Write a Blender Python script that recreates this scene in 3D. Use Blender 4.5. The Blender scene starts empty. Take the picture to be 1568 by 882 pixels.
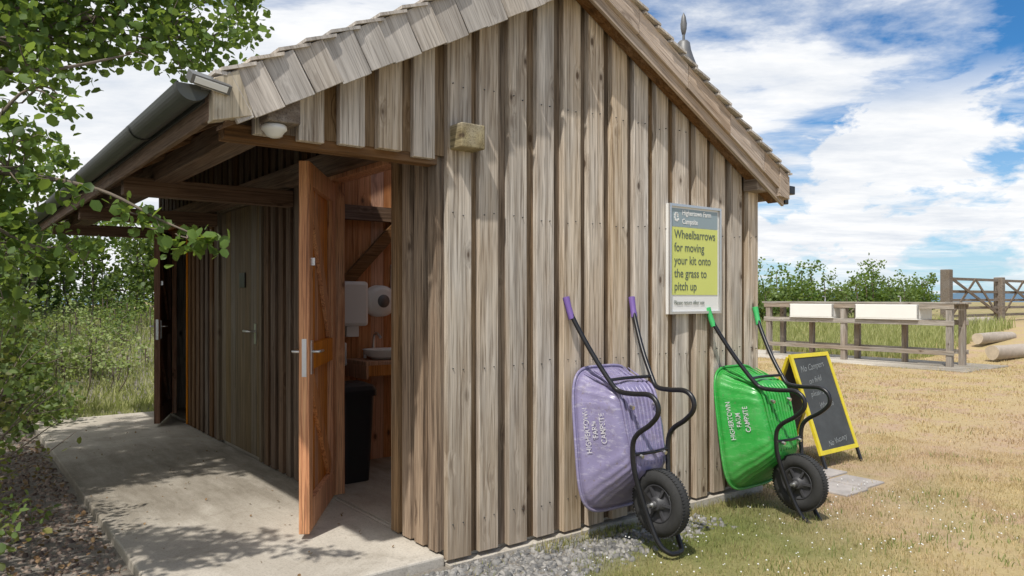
import bpy, math, random
import numpy as np
from mathutils import Vector, Matrix
random.seed(7); rng=np.random.default_rng(7)
sc=bpy.context.scene
sc.view_settings.view_transform='Standard'
try: sc.view_settings.look='None'
except: pass
sc.view_settings.exposure=0

# ------------------------------------------------------------ helpers
def link(o):
    sc.collection.objects.link(o); return o
def empty(name,loc=(0,0,0)):
    e=bpy.data.objects.new(name,None); e.location=loc; e.empty_display_size=.2
    return link(e)
def par(o,p):
    if p is not None:
        o.parent=p; o.matrix_parent_inverse=Matrix.Translation(-Vector(p.location))
    return o
class MB:
    def __init__(s): s.v=[]; s.f=[]; s.m=[]; s.sm=[]
    def add(s,vs,fs,mi=0,smooth=False):
        n=len(s.v); s.v+= [tuple(v) for v in vs]
        for f in fs: s.f.append(tuple(i+n for i in f)); s.m.append(mi); s.sm.append(smooth)
    def box(s,x0,x1,y0,y1,z0,z1,mi=0,M=None):
        vs=[Vector(p) for p in((x0,y0,z0),(x1,y0,z0),(x1,y1,z0),(x0,y1,z0),(x0,y0,z1),(x1,y0,z1),(x1,y1,z1),(x0,y1,z1))]
        if M is not None: vs=[M@v for v in vs]
        s.add(vs,[(0,3,2,1),(4,5,6,7),(0,1,5,4),(1,2,6,5),(2,3,7,6),(3,0,4,7)],mi)
    def prism_xz(s,pts,y0,y1,mi=0):   # pts ccw seen from -y
        n=len(pts); vs=[(x,y0,z) for x,z in pts]+[(x,y1,z) for x,z in pts]
        fs=[tuple(range(n)),tuple(reversed(range(n,2*n)))]
        for i in range(n):
            j=(i+1)%n; fs.append((i,i+n,j+n,j))
        s.add(vs,fs,mi)
    def beam(s,a,b,w,h,mi=0,up=(0,0,1)):
        a=Vector(a);b=Vector(b);d=(b-a);L=d.length;d.normalize()
        u=Vector(up); side=d.cross(u).normalized(); u=side.cross(d)
        M=Matrix((( d.x,side.x,u.x,a.x),(d.y,side.y,u.y,a.y),(d.z,side.z,u.z,a.z),(0,0,0,1)))
        s.box(0,L,-w/2,w/2,-h/2,h/2,mi,M)
    def cyl(s,a,b,r0,r1=None,mi=0,n=20,caps=True,smooth=True):
        r1=r0 if r1 is None else r1
        a=Vector(a);b=Vector(b);d=(b-a).normalized()
        t=Vector((0,0,1)) if abs(d.z)<.9 else Vector((1,0,0))
        u=d.cross(t).normalized();w=d.cross(u)
        vs=[]
        for c,r in((a,r0),(b,r1)):
            for i in range(n):
                an=2*math.pi*i/n; vs.append(c+u*math.cos(an)*r+w*math.sin(an)*r)
        s.add(vs,[(i,(i+1)%n,n+(i+1)%n,n+i) for i in range(n)],mi,smooth)
        if caps:
            s.add(vs,[tuple(reversed(range(n))),tuple(range(n,2*n))],mi)
    def tube(s,pts,rad,mi=0,n=10,sub=6,caps=True):
        P=[Vector(p) for p in pts]; R=rad if isinstance(rad,(list,tuple)) else [rad]*len(P)
        Q=[];QR=[]
        for i in range(len(P)-1):
            p0=P[i-1] if i>0 else P[i]*2-P[i+1]; p1=P[i];p2=P[i+1]; p3=P[i+2] if i+2<len(P) else P[i+1]*2-P[i]
            for k in range(sub):
                t=k/sub
                Q.append(.5*((2*p1)+(p2-p0)*t+(2*p0-5*p1+4*p2-p3)*t*t+(3*p1-p0-3*p2+p3)*t**3)); QR.append(R[i]*(1-t)+R[i+1]*t)
        Q.append(P[-1]);QR.append(R[-1])
        vs=[];u=None
        for i,q in enumerate(Q):
            d=(Q[min(i+1,len(Q)-1)]-Q[max(i-1,0)]).normalized()
            if u is None:
                t=Vector((0,0,1)) if abs(d.z)<.9 else Vector((1,0,0)); u=d.cross(t).normalized()
            else: u=(u-d*u.dot(d)).normalized()
            w=d.cross(u)
            for k in range(n):
                an=2*math.pi*k/n; vs.append(q+(u*math.cos(an)+w*math.sin(an))*QR[i])
        fs=[]
        for i in range(len(Q)-1):
            for k in range(n):
                fs.append((i*n+k,i*n+(k+1)%n,(i+1)*n+(k+1)%n,(i+1)*n+k))
        s.add(vs,fs,mi,True)
        if caps: s.add(vs,[tuple(reversed(range(n))),tuple(range(len(vs)-n,len(vs)))],mi)
    def lathe(s,prof,c,axis,mi=0,n=40):
        c=Vector(c);d=Vector(axis).normalized()
        t=Vector((0,0,1)) if abs(d.z)<.9 else Vector((1,0,0))
        u=d.cross(t).normalized();w=d.cross(u);vs=[]
        for r,h in prof:
            for i in range(n):
                an=2*math.pi*i/n; vs.append(c+d*h+(u*math.cos(an)+w*math.sin(an))*r)
        fs=[]
        for j in range(len(prof)-1):
            for i in range(n): fs.append((j*n+i,j*n+(i+1)%n,(j+1)*n+(i+1)%n,(j+1)*n+i))
        s.add(vs,fs,mi,True)
    def obj(s,name,mats,parent=None,bevel=0):
        me=bpy.data.meshes.new(name); me.from_pydata(s.v,[],s.f)
        for m in mats: me.materials.append(m)
        me.polygons.foreach_set('material_index',s.m); me.polygons.foreach_set('use_smooth',s.sm)
        me.update(); o=link(bpy.data.objects.new(name,me))
        if bevel:
            b=o.modifiers.new('bev','BEVEL'); b.width=bevel; b.segments=2; b.limit_method='ANGLE'; b.angle_limit=math.radians(50)
        return par(o,parent)
def npmesh(name,V,F,mat,parent=None):
    V=np.asarray(V,dtype=np.float32).reshape(-1,3);F=np.asarray(F,dtype=np.int32);k=F.shape[1]
    me=bpy.data.meshes.new(name); me.vertices.add(len(V)); me.vertices.foreach_set('co',V.ravel())
    me.loops.add(F.size); me.loops.foreach_set('vertex_index',F.ravel())
    me.polygons.add(len(F)); me.polygons.foreach_set('loop_start',np.arange(0,F.size,k,dtype=np.int32))
    me.polygons.foreach_set('loop_total',np.full(len(F),k,dtype=np.int32))
    me.materials.append(mat); me.update(calc_edges=True); me.validate()
    return par(link(bpy.data.objects.new(name,me)),parent)
def ss(x): x=np.clip(x,0,1); return x*x*(3-2*x)
def gh(a,b):
    a=np.asarray(a,dtype=float);b=np.asarray(b,dtype=float)
    h=-.035-.018*np.clip(a,0,3)
    h=h+.6*ss((a-15)/7)
    h=h+1.0*ss((b-6.6)/6)*ss((4-a)/3)
    h=h+.25*ss((-a-1.8)/1.5)
    h=h+.012*np.sin(a*2.1+1)*np.sin(b*1.7)*ss((a-1)/4)
    return h

# ------------------------------------------------------------ materials
class N:
    def __init__(s,name):
        s.m=bpy.data.materials.new(name); s.m.use_nodes=True; s.t=s.m.node_tree; s.t.nodes.clear()
        s.out=s.n('ShaderNodeOutputMaterial'); s.b=s.n('ShaderNodeBsdfPrincipled'); s.l(s.b.outputs[0],s.out.inputs[0])
    def n(s,t,**k):
        x=s.t.nodes.new(t)
        for a,v in k.items(): setattr(x,a,v)
        return x
    def l(s,a,b): s.t.links.new(a,b)
    def set(s,node,i,v):
        if hasattr(v,'links'): s.l(v,node.inputs[i])
        else: node.inputs[i].default_value=v
    def math(s,op,a,b=0,c=0,clamp=False):
        x=s.n('ShaderNodeMath',operation=op); x.use_clamp=clamp
        s.set(x,0,a); s.set(x,1,b)
        if op in('MULTIPLY_ADD','COMPARE'): s.set(x,2,c)
        return x.outputs[0]
    def mix(s,f,a,b,bt='MIX'):
        x=s.n('ShaderNodeMix',data_type='RGBA',blend_type=bt); s.set(x,0,f)
        for i,v in((6,a),(7,b)):
            if isinstance(v,(tuple,list)): v=tuple(v)+((1,) if len(v)==3 else ())
            s.set(x,i,v)
        return x.outputs[2]
    def noise(s,vec,scale,detail=5,rough=.6,dist=0):
        x=s.n('ShaderNodeTexNoise'); x.inputs['Scale'].default_value=scale; x.inputs['Detail'].default_value=min(detail,5) if not isinstance(s,W) else detail
        x.inputs['Roughness'].default_value=rough; x.inputs['Distortion'].default_value=dist
        if vec is not None: s.l(vec,x.inputs['Vector'])
        return x.outputs[0]
    def ramp(s,f,stops):
        x=s.n('ShaderNodeValToRGB'); e=x.color_ramp.elements
        while len(e)<len(stops): e.new(.5)
        for i,(p,c) in enumerate(stops):
            e[i].position=p; e[i].color=tuple(c)+(1,) if not isinstance(c,(int,float)) else (c,c,c,1)
        s.l(f,x.inputs[0]); return x.outputs[0]
    def pos(s): return s.n('ShaderNodeNewGeometry').outputs['Position']
    def rnd(s): return s.n('ShaderNodeNewGeometry').outputs['Random Per Island']
    def mapping(s,vec,scale=(1,1,1),rot=(0,0,0),loc=(0,0,0)):
        x=s.n('ShaderNodeMapping'); s.l(vec,x.inputs[0]); x.inputs['Scale'].default_value=scale; x.inputs['Rotation'].default_value=rot
        s.set(x,1,loc) ; return x.outputs[0]
    def bump(s,h,strength=.3,dist=.01):
        x=s.n('ShaderNodeBump'); x.inputs['Strength'].default_value=strength; x.inputs['Distance'].default_value=dist
        s.l(h,x.inputs['Height']); s.l(x.outputs[0],s.b.inputs['Normal'])
    def fin(s,col=None,rough=.7,metal=0,spec=None):
        if col is not None:
            if isinstance(col,(tuple,list)): col=tuple(col)+(1,)
            s.set(s.b,'Base Color',col)
        s.set(s.b,'Roughness',rough); s.set(s.b,'Metallic',metal)
        if spec is not None: s.b.inputs['Specular IOR Level'].default_value=spec
        return s.m
class W(N):
    def __init__(s,t): s.t=t
def plain(name,col,rough=.6,metal=0,var=.12,scale=12,bump=.05):
    m=N(name); p=m.pos(); n=m.noise(p,scale,5,.65)
    c=m.mix(n,tuple(x*(1-var) for x in col),tuple(min(1,x*(1+var)) for x in col))
    m.bump(m.noise(p,scale*8,3),bump,.004)
    return m.fin(c,rough,metal)
def wood(name,dark,mid,light,axis='Z',rot=(0,0,0),splash=False,rough=.82,knots=1.0,grain=46,vary=.32,greybias=.5,grey=(.36,.34,.31),contrast=0.0,kd_s=(6.4,3.3)):
    m=N(name); p=m.pos(); r=m.rnd()
    off=m.n('ShaderNodeCombineXYZ'); 
    for i,k in enumerate((31,17,53)): m.l(m.math('MULTIPLY',r,k),off.inputs[i])
    v=m.n('ShaderNodeVectorMath',operation='ADD')
    pr=m.mapping(p,(1,1,1),rot); m.l(pr,v.inputs[0]); m.l(off.outputs[0],v.inputs[1]); v=v.outputs[0]
    i={'X':0,'Y':1,'Z':2}[axis]
    sc1=[grain]*3; sc1[i]=1.5; sc2=[kd_s[0]]*3; sc2[i]=kd_s[1]; sc3=[4]*3; sc3[i]=.9; sc4=[150]*3; sc4[i]=3.5
    vor=m.n('ShaderNodeTexVoronoi'); m.l(m.mapping(v,sc2),vor.inputs['Vector']); vor.inputs['Scale'].default_value=1
    kd=vor.outputs['Distance']
    bend=m.math('MULTIPLY',m.math('SUBTRACT',.28,kd,clamp=True),3.6)
    cb=m.n('ShaderNodeCombineXYZ'); 
    for q in range(3):
        if q!=i: m.l(bend,cb.inputs[q])
    va=m.n('ShaderNodeVectorMath',operation='ADD'); m.l(m.mapping(v,sc1),va.inputs[0]); m.l(cb.outputs[0],va.inputs[1])
    g=m.noise(va.outputs[0],1,5,.62,.6)
    fine=m.noise(m.mapping(v,sc4),1,2,.6)
    low=m.noise(m.mapping(v,sc3),1,3,.6)
    c=m.ramp(g,[(.26+contrast*.08,dark),(.44+contrast*.02,mid),(.66-contrast*.05,light)])
    gg=m.ramp(g,[(.30,0),(.66,1)])
    c=m.mix(m.ramp(low,[(.40-.3*(greybias-.5),0),(.66-.3*(greybias-.5),.8)]),c,m.mix(gg,tuple(x*(.62-.22*contrast) for x in grey),tuple(x*1.28 for x in grey)))
    c=m.mix(m.ramp(fine,[(.36,.5+.25*contrast),(.48,0)]),c,tuple(x*.55 for x in dark))
    if splash:
        z=m.n('ShaderNodeSeparateXYZ'); m.l(p,z.inputs[0])
        f=m.math('MULTIPLY',m.math('SUBTRACT',.95,m.math('MULTIPLY',z.outputs[2],1.0),clamp=True),m.ramp(low,[(.3,.2),(.65,.75)]))
        c=m.mix(f,c,m.mix(g,tuple(x*.8 for x in dark),(mid[0]*1.05,mid[1]*.95,mid[2]*.80)))
        st=m.noise(m.mapping(v,(17,17,.55)),1,3,.6)
        c=m.mix(m.ramp(st,[(.60,0),(.76,.4)]),c,tuple(x*.9 for x in dark))
    kf=m.ramp(kd,[(.0,1),(.058,.95),(.082,.4),(.15,0)])
    if knots: c=m.mix(m.math('MULTIPLY',kf,.88*knots),c,(.065,.038,.022))
    hsv=m.n('ShaderNodeHueSaturation'); m.l(c,hsv.inputs['Color'])
    m.l(m.math('MULTIPLY_ADD',r,vary,1-vary*.5),hsv.inputs['Value'])
    m.l(m.math('MULTIPLY_ADD',m.math('FRACT',m.math('MULTIPLY',r,7.3)),.5,.78),hsv.inputs['Saturation'])
    m.bump(m.math('ADD',g,m.math('MULTIPLY',fine,.5)),.5,.006)
    return m.fin(hsv.outputs[0],rough,spec=.25)

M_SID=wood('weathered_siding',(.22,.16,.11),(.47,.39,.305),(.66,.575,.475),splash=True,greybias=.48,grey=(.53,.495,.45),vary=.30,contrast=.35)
M_SIDR=wood('shade_toned_recess_siding',(.06,.038,.022),(.18,.125,.078),(.29,.215,.145),splash=True,greybias=.15,grey=(.22,.19,.155),vary=.3,contrast=.5)  # recess boards coloured darker to stand in for shade between the battens
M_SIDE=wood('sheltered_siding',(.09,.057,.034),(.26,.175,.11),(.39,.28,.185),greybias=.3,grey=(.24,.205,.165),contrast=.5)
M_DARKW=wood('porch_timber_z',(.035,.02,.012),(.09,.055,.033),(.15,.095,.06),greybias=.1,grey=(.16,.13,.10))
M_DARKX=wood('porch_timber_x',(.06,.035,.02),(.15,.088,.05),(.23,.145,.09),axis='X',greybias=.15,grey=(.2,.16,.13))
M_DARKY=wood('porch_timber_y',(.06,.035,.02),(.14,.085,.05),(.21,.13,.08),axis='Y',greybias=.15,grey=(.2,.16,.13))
M_DOOR=wood('door_cedar',(.22,.075,.025),(.56,.22,.075),(.70,.34,.13),greybias=-.3,knots=.8,rough=.5,vary=.2,contrast=.4)
M_DOOR2=wood('door_aged',(.045,.03,.017),(.11,.08,.046),(.17,.125,.075),greybias=.1,rough=.6,grey=(.15,.13,.1))
M_DOOR3=wood('door_brown',(.06,.025,.012),(.16,.07,.035),(.24,.12,.06),greybias=-.2,rough=.6)
M_INT=wood('interior_boards',(.24,.10,.045),(.48,.225,.11),(.60,.32,.17),greybias=-.3,rough=.6)
M_SHK=wood('cedar_shake',(.30,.255,.215),(.48,.43,.375),(.58,.535,.48),axis='Z',rot=(0,math.radians(28),0),greybias=.8,knots=0,vary=.34,grey=(.47,.435,.40))
M_BARGE=wood('barge_board',(.23,.165,.12),(.46,.355,.27),(.58,.47,.38),axis='X',rot=(0,math.radians(-28.4),0),greybias=.35,knots=.4,grey=(.44,.385,.335),contrast=.25)
M_BARGEL=wood('barge_end',(.25,.2,.12),(.46,.37,.24),(.58,.49,.34),axis='Z',greybias=.2,knots=.3,grey=(.42,.38,.34))
M_ENDG=wood('end_grain',(.10,.08,.035),(.26,.205,.10),(.37,.31,.17),axis='Y',grain=16,greybias=.2)
M_ENDL=wood('beam_end_dark',(.08,.055,.04),(.2,.15,.11),(.3,.24,.19),axis='Y',grain=16,greybias=.2)
M_RUST=wood('rustic_timber_y',(.13,.10,.075),(.30,.245,.195),(.44,.385,.33),axis='Y',greybias=.7)
M_RUSTX=wood('rustic_timber_x',(.08,.055,.04),(.17,.13,.095),(.26,.21,.16),axis='X',greybias=.6,grey=(.22,.19,.165))
M_RUSTZ=wood('rustic_timber_z',(.11,.08,.055),(.24,.185,.14),(.36,.30,.24),axis='Z',greybias=.6)
M_BLACKM=plain('black_metal',(.02,.02,.022),.35,.3,.3,30)
M_GUT=plain('gutter_grey',(.055,.06,.055),.5,0,.3,6)
M_VENT=plain('vent_metal',(.15,.15,.15),.5,.3,.3,20)
M_STEEL=plain('brushed_steel',(.6,.6,.6),.3,.9,.1,60)
M_WHITE=plain('white_plastic',(.78,.78,.76),.35,0,.04,5)
M_CERAM=plain('white_sink',(.8,.8,.78),.3,0,.06,3)
M_TYRE=plain('rubber_tyre',(.028,.028,.028),.85,0,.5,25,.3)
M_HUB=plain('wheel_hub',(.05,.05,.055),.5,0,.3,18)
M_BIN=plain('black_bin_plastic',(.012,.012,.014),.4,0,.2,8)
def paint(name,col,scuff,dirt=.7):
    m=N(name);p=m.pos()
    n=m.noise(p,5,5,.7); s=m.noise(m.mapping(p,(16,16,50)),1,5,.75)
    d=m.noise(p,42,5,.7); d2=m.noise(p,9,5,.75)
    c=m.mix(n,tuple(x*.72 for x in col),tuple(min(1,x*1.2) for x in col))
    c=m.mix(m.ramp(s,[(.52,0),(.70,.55)]),c,scuff)
    c=m.mix(m.ramp(d,[(.60,0),(.70,dirt)]),c,(.17,.13,.1))
    c=m.mix(m.ramp(d2,[(.56,0),(.75,.5*dirt)]),c,(.2,.17,.15))
    z=m.n('ShaderNodeSeparateXYZ'); m.l(p,z.inputs[0])
    c=m.mix(m.math('MULTIPLY',m.math('SUBTRACT',.40,z.outputs[2],clamp=True),m.math('MULTIPLY',n,2.4*dirt)),c,(.2,.16,.11))
    m.bump(m.noise(p,90,4),.15,.003)
    return m.fin(c,m.ramp(n,[(.3,.26),(.7,.5)]))
M_PURP=paint('purple_paint',(.235,.21,.355),(.52,.50,.58),.9); M_GREEN=paint('green_paint',(.03,.33,.05),(.18,.46,.17),.6)
M_PGRIP=plain('purple_grip',(.17,.10,.33),.5); M_GGRIP=plain('green_grip',(.05,.42,.12),.5)
def worntext(name,col,lo,sc_=55):
    m=N(name); n=m.noise(m.pos(),sc_,4,.75)
    tr=m.n('ShaderNodeBsdfTransparent'); mx=m.n('ShaderNodeMixShader'); m.l(m.ramp(n,[(lo,0.05),(lo+.1,.85)]),mx.inputs[0])
    m.l(tr.outputs[0],mx.inputs[1]); m.l(m.b.outputs[0],mx.inputs[2]); m.l(mx.outputs[0],m.out.inputs[0])
    return m.fin(col,.6)
M_WTXT=worntext('worn_white_lettering',(.58,.57,.60),.40,38); 
M_CHALK=worntext('chalk',(.30,.32,.32),.40)
def concrete():
    m=N('concrete');p=m.pos()
    a=m.noise(p,1.1,5,.65,.4); b=m.noise(m.mapping(p,(6,1.4,1)),1,5,.7); f=m.noise(p,90,4,.7); st=m.noise(p,260,2,.5); cr=m.noise(p,4.5,5,.75,.5)
    c=m.mix(b,(.42,.38,.32),(.68,.635,.56))
    c=m.mix(m.ramp(a,[(.36,.0),(.62,.5)]),c,(.27,.235,.19))
    c=m.mix(m.ramp(cr,[(.54,0),(.70,.5)]),c,(.22,.19,.145))
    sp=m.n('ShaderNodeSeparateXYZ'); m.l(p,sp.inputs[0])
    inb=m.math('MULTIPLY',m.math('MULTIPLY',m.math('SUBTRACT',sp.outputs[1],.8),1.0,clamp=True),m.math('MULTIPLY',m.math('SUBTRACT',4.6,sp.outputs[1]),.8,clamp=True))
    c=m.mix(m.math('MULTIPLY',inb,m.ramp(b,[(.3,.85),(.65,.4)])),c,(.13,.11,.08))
    c=m.mix(m.ramp(f,[(.35,.35),(.5,0)]),c,(.16,.14,.115)); c=m.mix(m.ramp(st,[(.62,0),(.7,.5)]),c,(.66,.62,.56))
    m.bump(m.math('ADD',f,m.math('MULTIPLY',st,.4)),.35,.006)
    return m.fin(c,.88,spec=.25)
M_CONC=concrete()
def greenness(m,x,y,p):
    g=m.math('SUBTRACT',1.0,m.math('MULTIPLY',m.math('ABSOLUTE',m.math('ADD',y,.40)),.70),clamp=True)
    g=m.math('MULTIPLY',g,m.math('SUBTRACT',1.75,m.math('MULTIPLY',x,.38),clamp=True))
    far=m.math('MULTIPLY',m.math('SUBTRACT',y,6.5),.25,clamp=True)
    left=m.math('MULTIPLY',m.math('SUBTRACT',.6,x),1.0,clamp=True)
    far2=m.math('MULTIPLY',m.math('SUBTRACT',x,20),.08,clamp=True)
    g=m.math('MAXIMUM',g,m.math('MULTIPLY',far,.7)); g=m.math('MAXIMUM',g,m.math('MULTIPLY',left,.7)); g=m.math('MAXIMUM',g,m.math('MULTIPLY',far2,.6))
    n1=m.ramp(m.noise(p,1.3,5,.62,.6),[(.3,0),(.7,1)]); n2=m.ramp(m.noise(p,.38,3,.6),[(.3,0),(.7,1)])
    return m.math('ADD',m.math('MULTIPLY',g,.66),m.math('ADD',m.math('MULTIPLY',n1,.34),m.math('MULTIPLY',n2,.24)))
def bareness(m,x,y,p):
    n=m.ramp(m.noise(p,2.1,5,.7,.4),[(.47,0),(.62,1)])
    tr=m.math('SUBTRACT',1.0,m.math('ABSOLUTE',m.math('MULTIPLY',m.math('ADD',m.math('SUBTRACT',y,m.math('MULTIPLY',x,.10)),m.math('SUBTRACT',1.7,m.math('MULTIPLY',m.noise(p,.35,2),1.6))),.95)),clamp=True)
    b=m.math('MAXIMUM',m.math('MULTIPLY',n,.9),m.math('MULTIPLY',tr,m.math('MULTIPLY_ADD',n,.5,.5)))
    return m.math('MULTIPLY',b,m.math('SUBTRACT',x,1.7,clamp=True))
def ground_mat():
    m=N('ground_soil_grass');p=m.pos(); s=m.n('ShaderNodeSeparateXYZ'); m.l(p,s.inputs[0]); x,y=s.outputs[0],s.outputs[1]
    n2=m.noise(p,9,5,.7); n3=m.noise(p,60,5,.75)
    straw=m.mix(n3,(.26,.19,.085),(.58,.47,.26)); green=m.mix(n3,(.07,.09,.022),(.21,.24,.08))
    soil=m.mix(n3,(.24,.155,.10),(.58,.43,.31))
    gf=m.ramp(greenness(m,x,y,p),[(.48,0),(.66,.4),(1.0,1)])
    c=m.mix(gf,straw,green)
    c=m.mix(bareness(m,x,y,p),c,soil)
    grav=m.mix(m.noise(p,120,4,.8),(.11,.095,.08),(.36,.33,.29))
    lf=m.math('MULTIPLY',m.math('MULTIPLY',m.math('SUBTRACT',-1.0,x),8,clamp=True),m.math('MULTIPLY',m.math('SUBTRACT',5.6,y),2,clamp=True))
    nf=m.math('MULTIPLY',m.math('SUBTRACT',m.math('SUBTRACT',1.5,x),m.math('MULTIPLY',n2,.6),clamp=True),m.math('ADD',m.math('MULTIPLY',y,3.2),m.math('ADD',1.5,m.math('MULTIPLY',n2,.8)),clamp=True))
    c=m.mix(m.math('MAXIMUM',lf,m.math('MULTIPLY',nf,2.0,clamp=True)),c,grav)
    m.bump(m.math('ADD',n3,n2),.6,.02)
    return m.fin(c,.95,spec=.1)
M_GROUND=ground_mat()
def leafmat(name,c1,c2,c3,trans=.4,rough=.5):
    m=N(name); r=m.rnd(); p=m.pos(); n=m.noise(p,1.7,3,.6)
    c=m.ramp(m.math('ADD',m.math('MULTIPLY',r,.65),m.math('MULTIPLY',n,.35)),[(.1,c1),(.5,c2),(.9,c3)])
    m.set(m.b,'Base Color',c); m.b.inputs['Roughness'].default_value=rough; m.b.inputs['Specular IOR Level'].default_value=.35
    t=m.n('ShaderNodeBsdfTranslucent'); m.l(m.mix(.5,c,(.36,.46,.05)),t.inputs[0])
    mx=m.n('ShaderNodeMixShader'); mx.inputs[0].default_value=trans
    m.l(m.b.outputs[0],mx.inputs[1]); m.l(t.outputs[0],mx.inputs[2]); m.l(mx.outputs[0],m.out.inputs[0]); return m.m
M_LEAF=leafmat('tree_leaves',(.04,.08,.02),(.085,.155,.032),(.17,.27,.06),.48)
M_LEAF2=leafmat('hedge_leaves',(.06,.10,.03),(.13,.20,.06),(.25,.33,.12),.45)
M_LEAF3=leafmat('low_shrub_leaves',(.05,.055,.015),(.12,.15,.04),(.25,.22,.07))
M_LEAF4=leafmat('pale_shrub_leaves',(.14,.19,.06),(.30,.38,.14),(.46,.50,.24),.45)
M_TALL=leafmat('tall_grass_blades',(.20,.23,.08),(.42,.44,.18),(.60,.57,.32),.45,.7)
M_BARK=plain('bark',(.15,.12,.09),.9,0,.4,20,.5)
def grassmat():
    m=N('lawn_blades'); r=m.rnd(); p=m.pos(); s=m.n('ShaderNodeSeparateXYZ'); m.l(p,s.inputs[0]); x,y=s.outputs[0],s.outputs[1]
    f=m.ramp(m.math('ADD',greenness(m,x,y,p),m.math('MULTIPLY_ADD',r,.36,-.18)),[(.48,0),(.68,.45),(1.0,1)])
    c=m.mix(f,m.mix(r,(.66,.53,.30),(.42,.32,.15)),m.mix(r,(.11,.14,.035),(.30,.33,.11)))
    c=m.mix(m.math('MULTIPLY',bareness(m,x,y,p),.8),c,m.mix(r,(.62,.46,.32),(.40,.28,.18)))
    t=m.n('ShaderNodeBsdfTranslucent'); m.l(c,t.inputs[0]); mx=m.n('ShaderNodeMixShader'); mx.inputs[0].default_value=.3
    m.l(m.b.outputs[0],mx.inputs[1]); m.l(t.outputs[0],mx.inputs[2]); m.l(mx.outputs[0],m.out.inputs[0])
    return m.fin(c,.8,spec=.1)
M_GRASS=grassmat()
def stonemat(name,a,b):
    m=N(name); r=m.rnd(); c=m.mix(r,a,b); c=m.mix(m.math('MULTIPLY',m.noise(m.pos(),80,4),.5),c,tuple(x*.5 for x in a)); return m.fin(c,.85,spec=.2)
M_STG=stonemat('grey_gravel',(.12,.12,.12),(.42,.40,.37)); M_STB=stonemat('brown_gravel',(.14,.10,.08),(.46,.36,.29))

# ------------------------------------------------------------ camera, world, sun
cam=bpy.data.cameras.new('camera'); co=link(bpy.data.objects.new('camera',cam)); sc.camera=co
co.location=(-1.985,-3.142,1.3); co.rotation_euler=(math.radians(90),0,math.radians(-37.5))
cam.sensor_width=36; cam.lens=26.18; cam.shift_y=.009; cam.clip_start=.05; cam.clip_end=20000
S=Vector((-.76,-.42,1.46)).normalized()
sl=bpy.data.lights.new('sun','SUN'); sl.energy=4.2; sl.angle=math.radians(1.0); sl.color=(1,.955,.88)
so=link(bpy.data.objects.new('sun',sl)); so.rotation_euler=S.to_track_quat('Z','Y').to_euler(); so.location=(0,0,20)
w=bpy.data.worlds.new('World'); sc.world=w; w.use_nodes=True; nt=w.node_tree; nt.nodes.clear()
q=W(nt)
out=q.n('ShaderNodeOutputWorld'); bg=q.n('ShaderNodeBackground'); bg.inputs[1].default_value=.12; q.l(bg.outputs[0],out.inputs[0])
sky=q.n('ShaderNodeTexSky'); sky.sky_type='NISHITA'; sky.sun_disc=False; sky.sun_elevation=math.asin(S.z); sky.sun_rotation=math.atan2(S.x,S.y)
sky.air_density=1.0; sky.dust_density=.3; sky.ozone_density=2.5
tc=q.n('ShaderNodeTexCoord').outputs['Generated']; sp=q.n('ShaderNodeSeparateXYZ'); q.l(tc,sp.inputs[0])
zz=q.math('ADD',q.math('MAXIMUM',sp.outputs[2],0.0),.10)
right=q.math('SUBTRACT',q.math('MULTIPLY',sp.outputs[0],.7936),q.math('MULTIPLY',sp.outputs[1],.609))
fwd=q.math('ADD',q.math('MULTIPLY',sp.outputs[0],.609),q.math('MULTIPLY',sp.outputs[1],.7936))
cx=q.n('ShaderNodeCombineXYZ'); q.l(q.math('DIVIDE',right,zz),cx.inputs[0]); q.l(q.math('DIVIDE',fwd,zz),cx.inputs[1])
cl=q.noise(q.mapping(cx.outputs[0],(.55,.95,1),loc=(3.1,1.7,0)),1,8,.62,.35)
cl2=q.noise(q.mapping(cx.outputs[0],(2.2,3.6,1),loc=(.3,5.7,0)),1,6,.6,.5)
cu=q.noise(q.mapping(tc,(6,6,13),loc=(4.3,2.4,1.2)),1,7,.58,.2)
cov=q.math('ADD',q.math('SUBTRACT',cl,q.math('MULTIPLY',q.math('ADD',right,-.10),.30)),q.math('MULTIPLY',q.math('SUBTRACT',cl2,.5),.22))
f1=q.ramp(cov,[(.36,0),(.43,.4),(.49,.88),(.55,1)])
lowm=q.math('SUBTRACT',1.0,q.math('MULTIPLY',q.math('ABSOLUTE',q.math('SUBTRACT',sp.outputs[2],.13)),7.0),clamp=True)
f2=q.math('MULTIPLY',q.ramp(cu,[(.46,0),(.52,1)]),q.ramp(lowm,[(0,0),(.4,1)]))
ff=q.math('MAXIMUM',f1,f2)
shade=q.mix(q.ramp(q.noise(q.mapping(cx.outputs[0],(1.2,1.9,1)),1,6,.65),[(.34,0),(.62,1)]),(6.3,6.7,7.3),(8.8,8.8,8.8))
blue=q.mix(1.0,sky.outputs[0],(.30,.70,1.0),'MULTIPLY')
hz=q.math('SUBTRACT',1.0,q.math('MULTIPLY',sp.outputs[2],4.2),clamp=True)
blue=q.mix(q.math('MULTIPLY',hz,.7),blue,(5.6,6.9,7.8))
q.l(q.mix(ff,blue,shade),bg.inputs[0])

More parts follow.
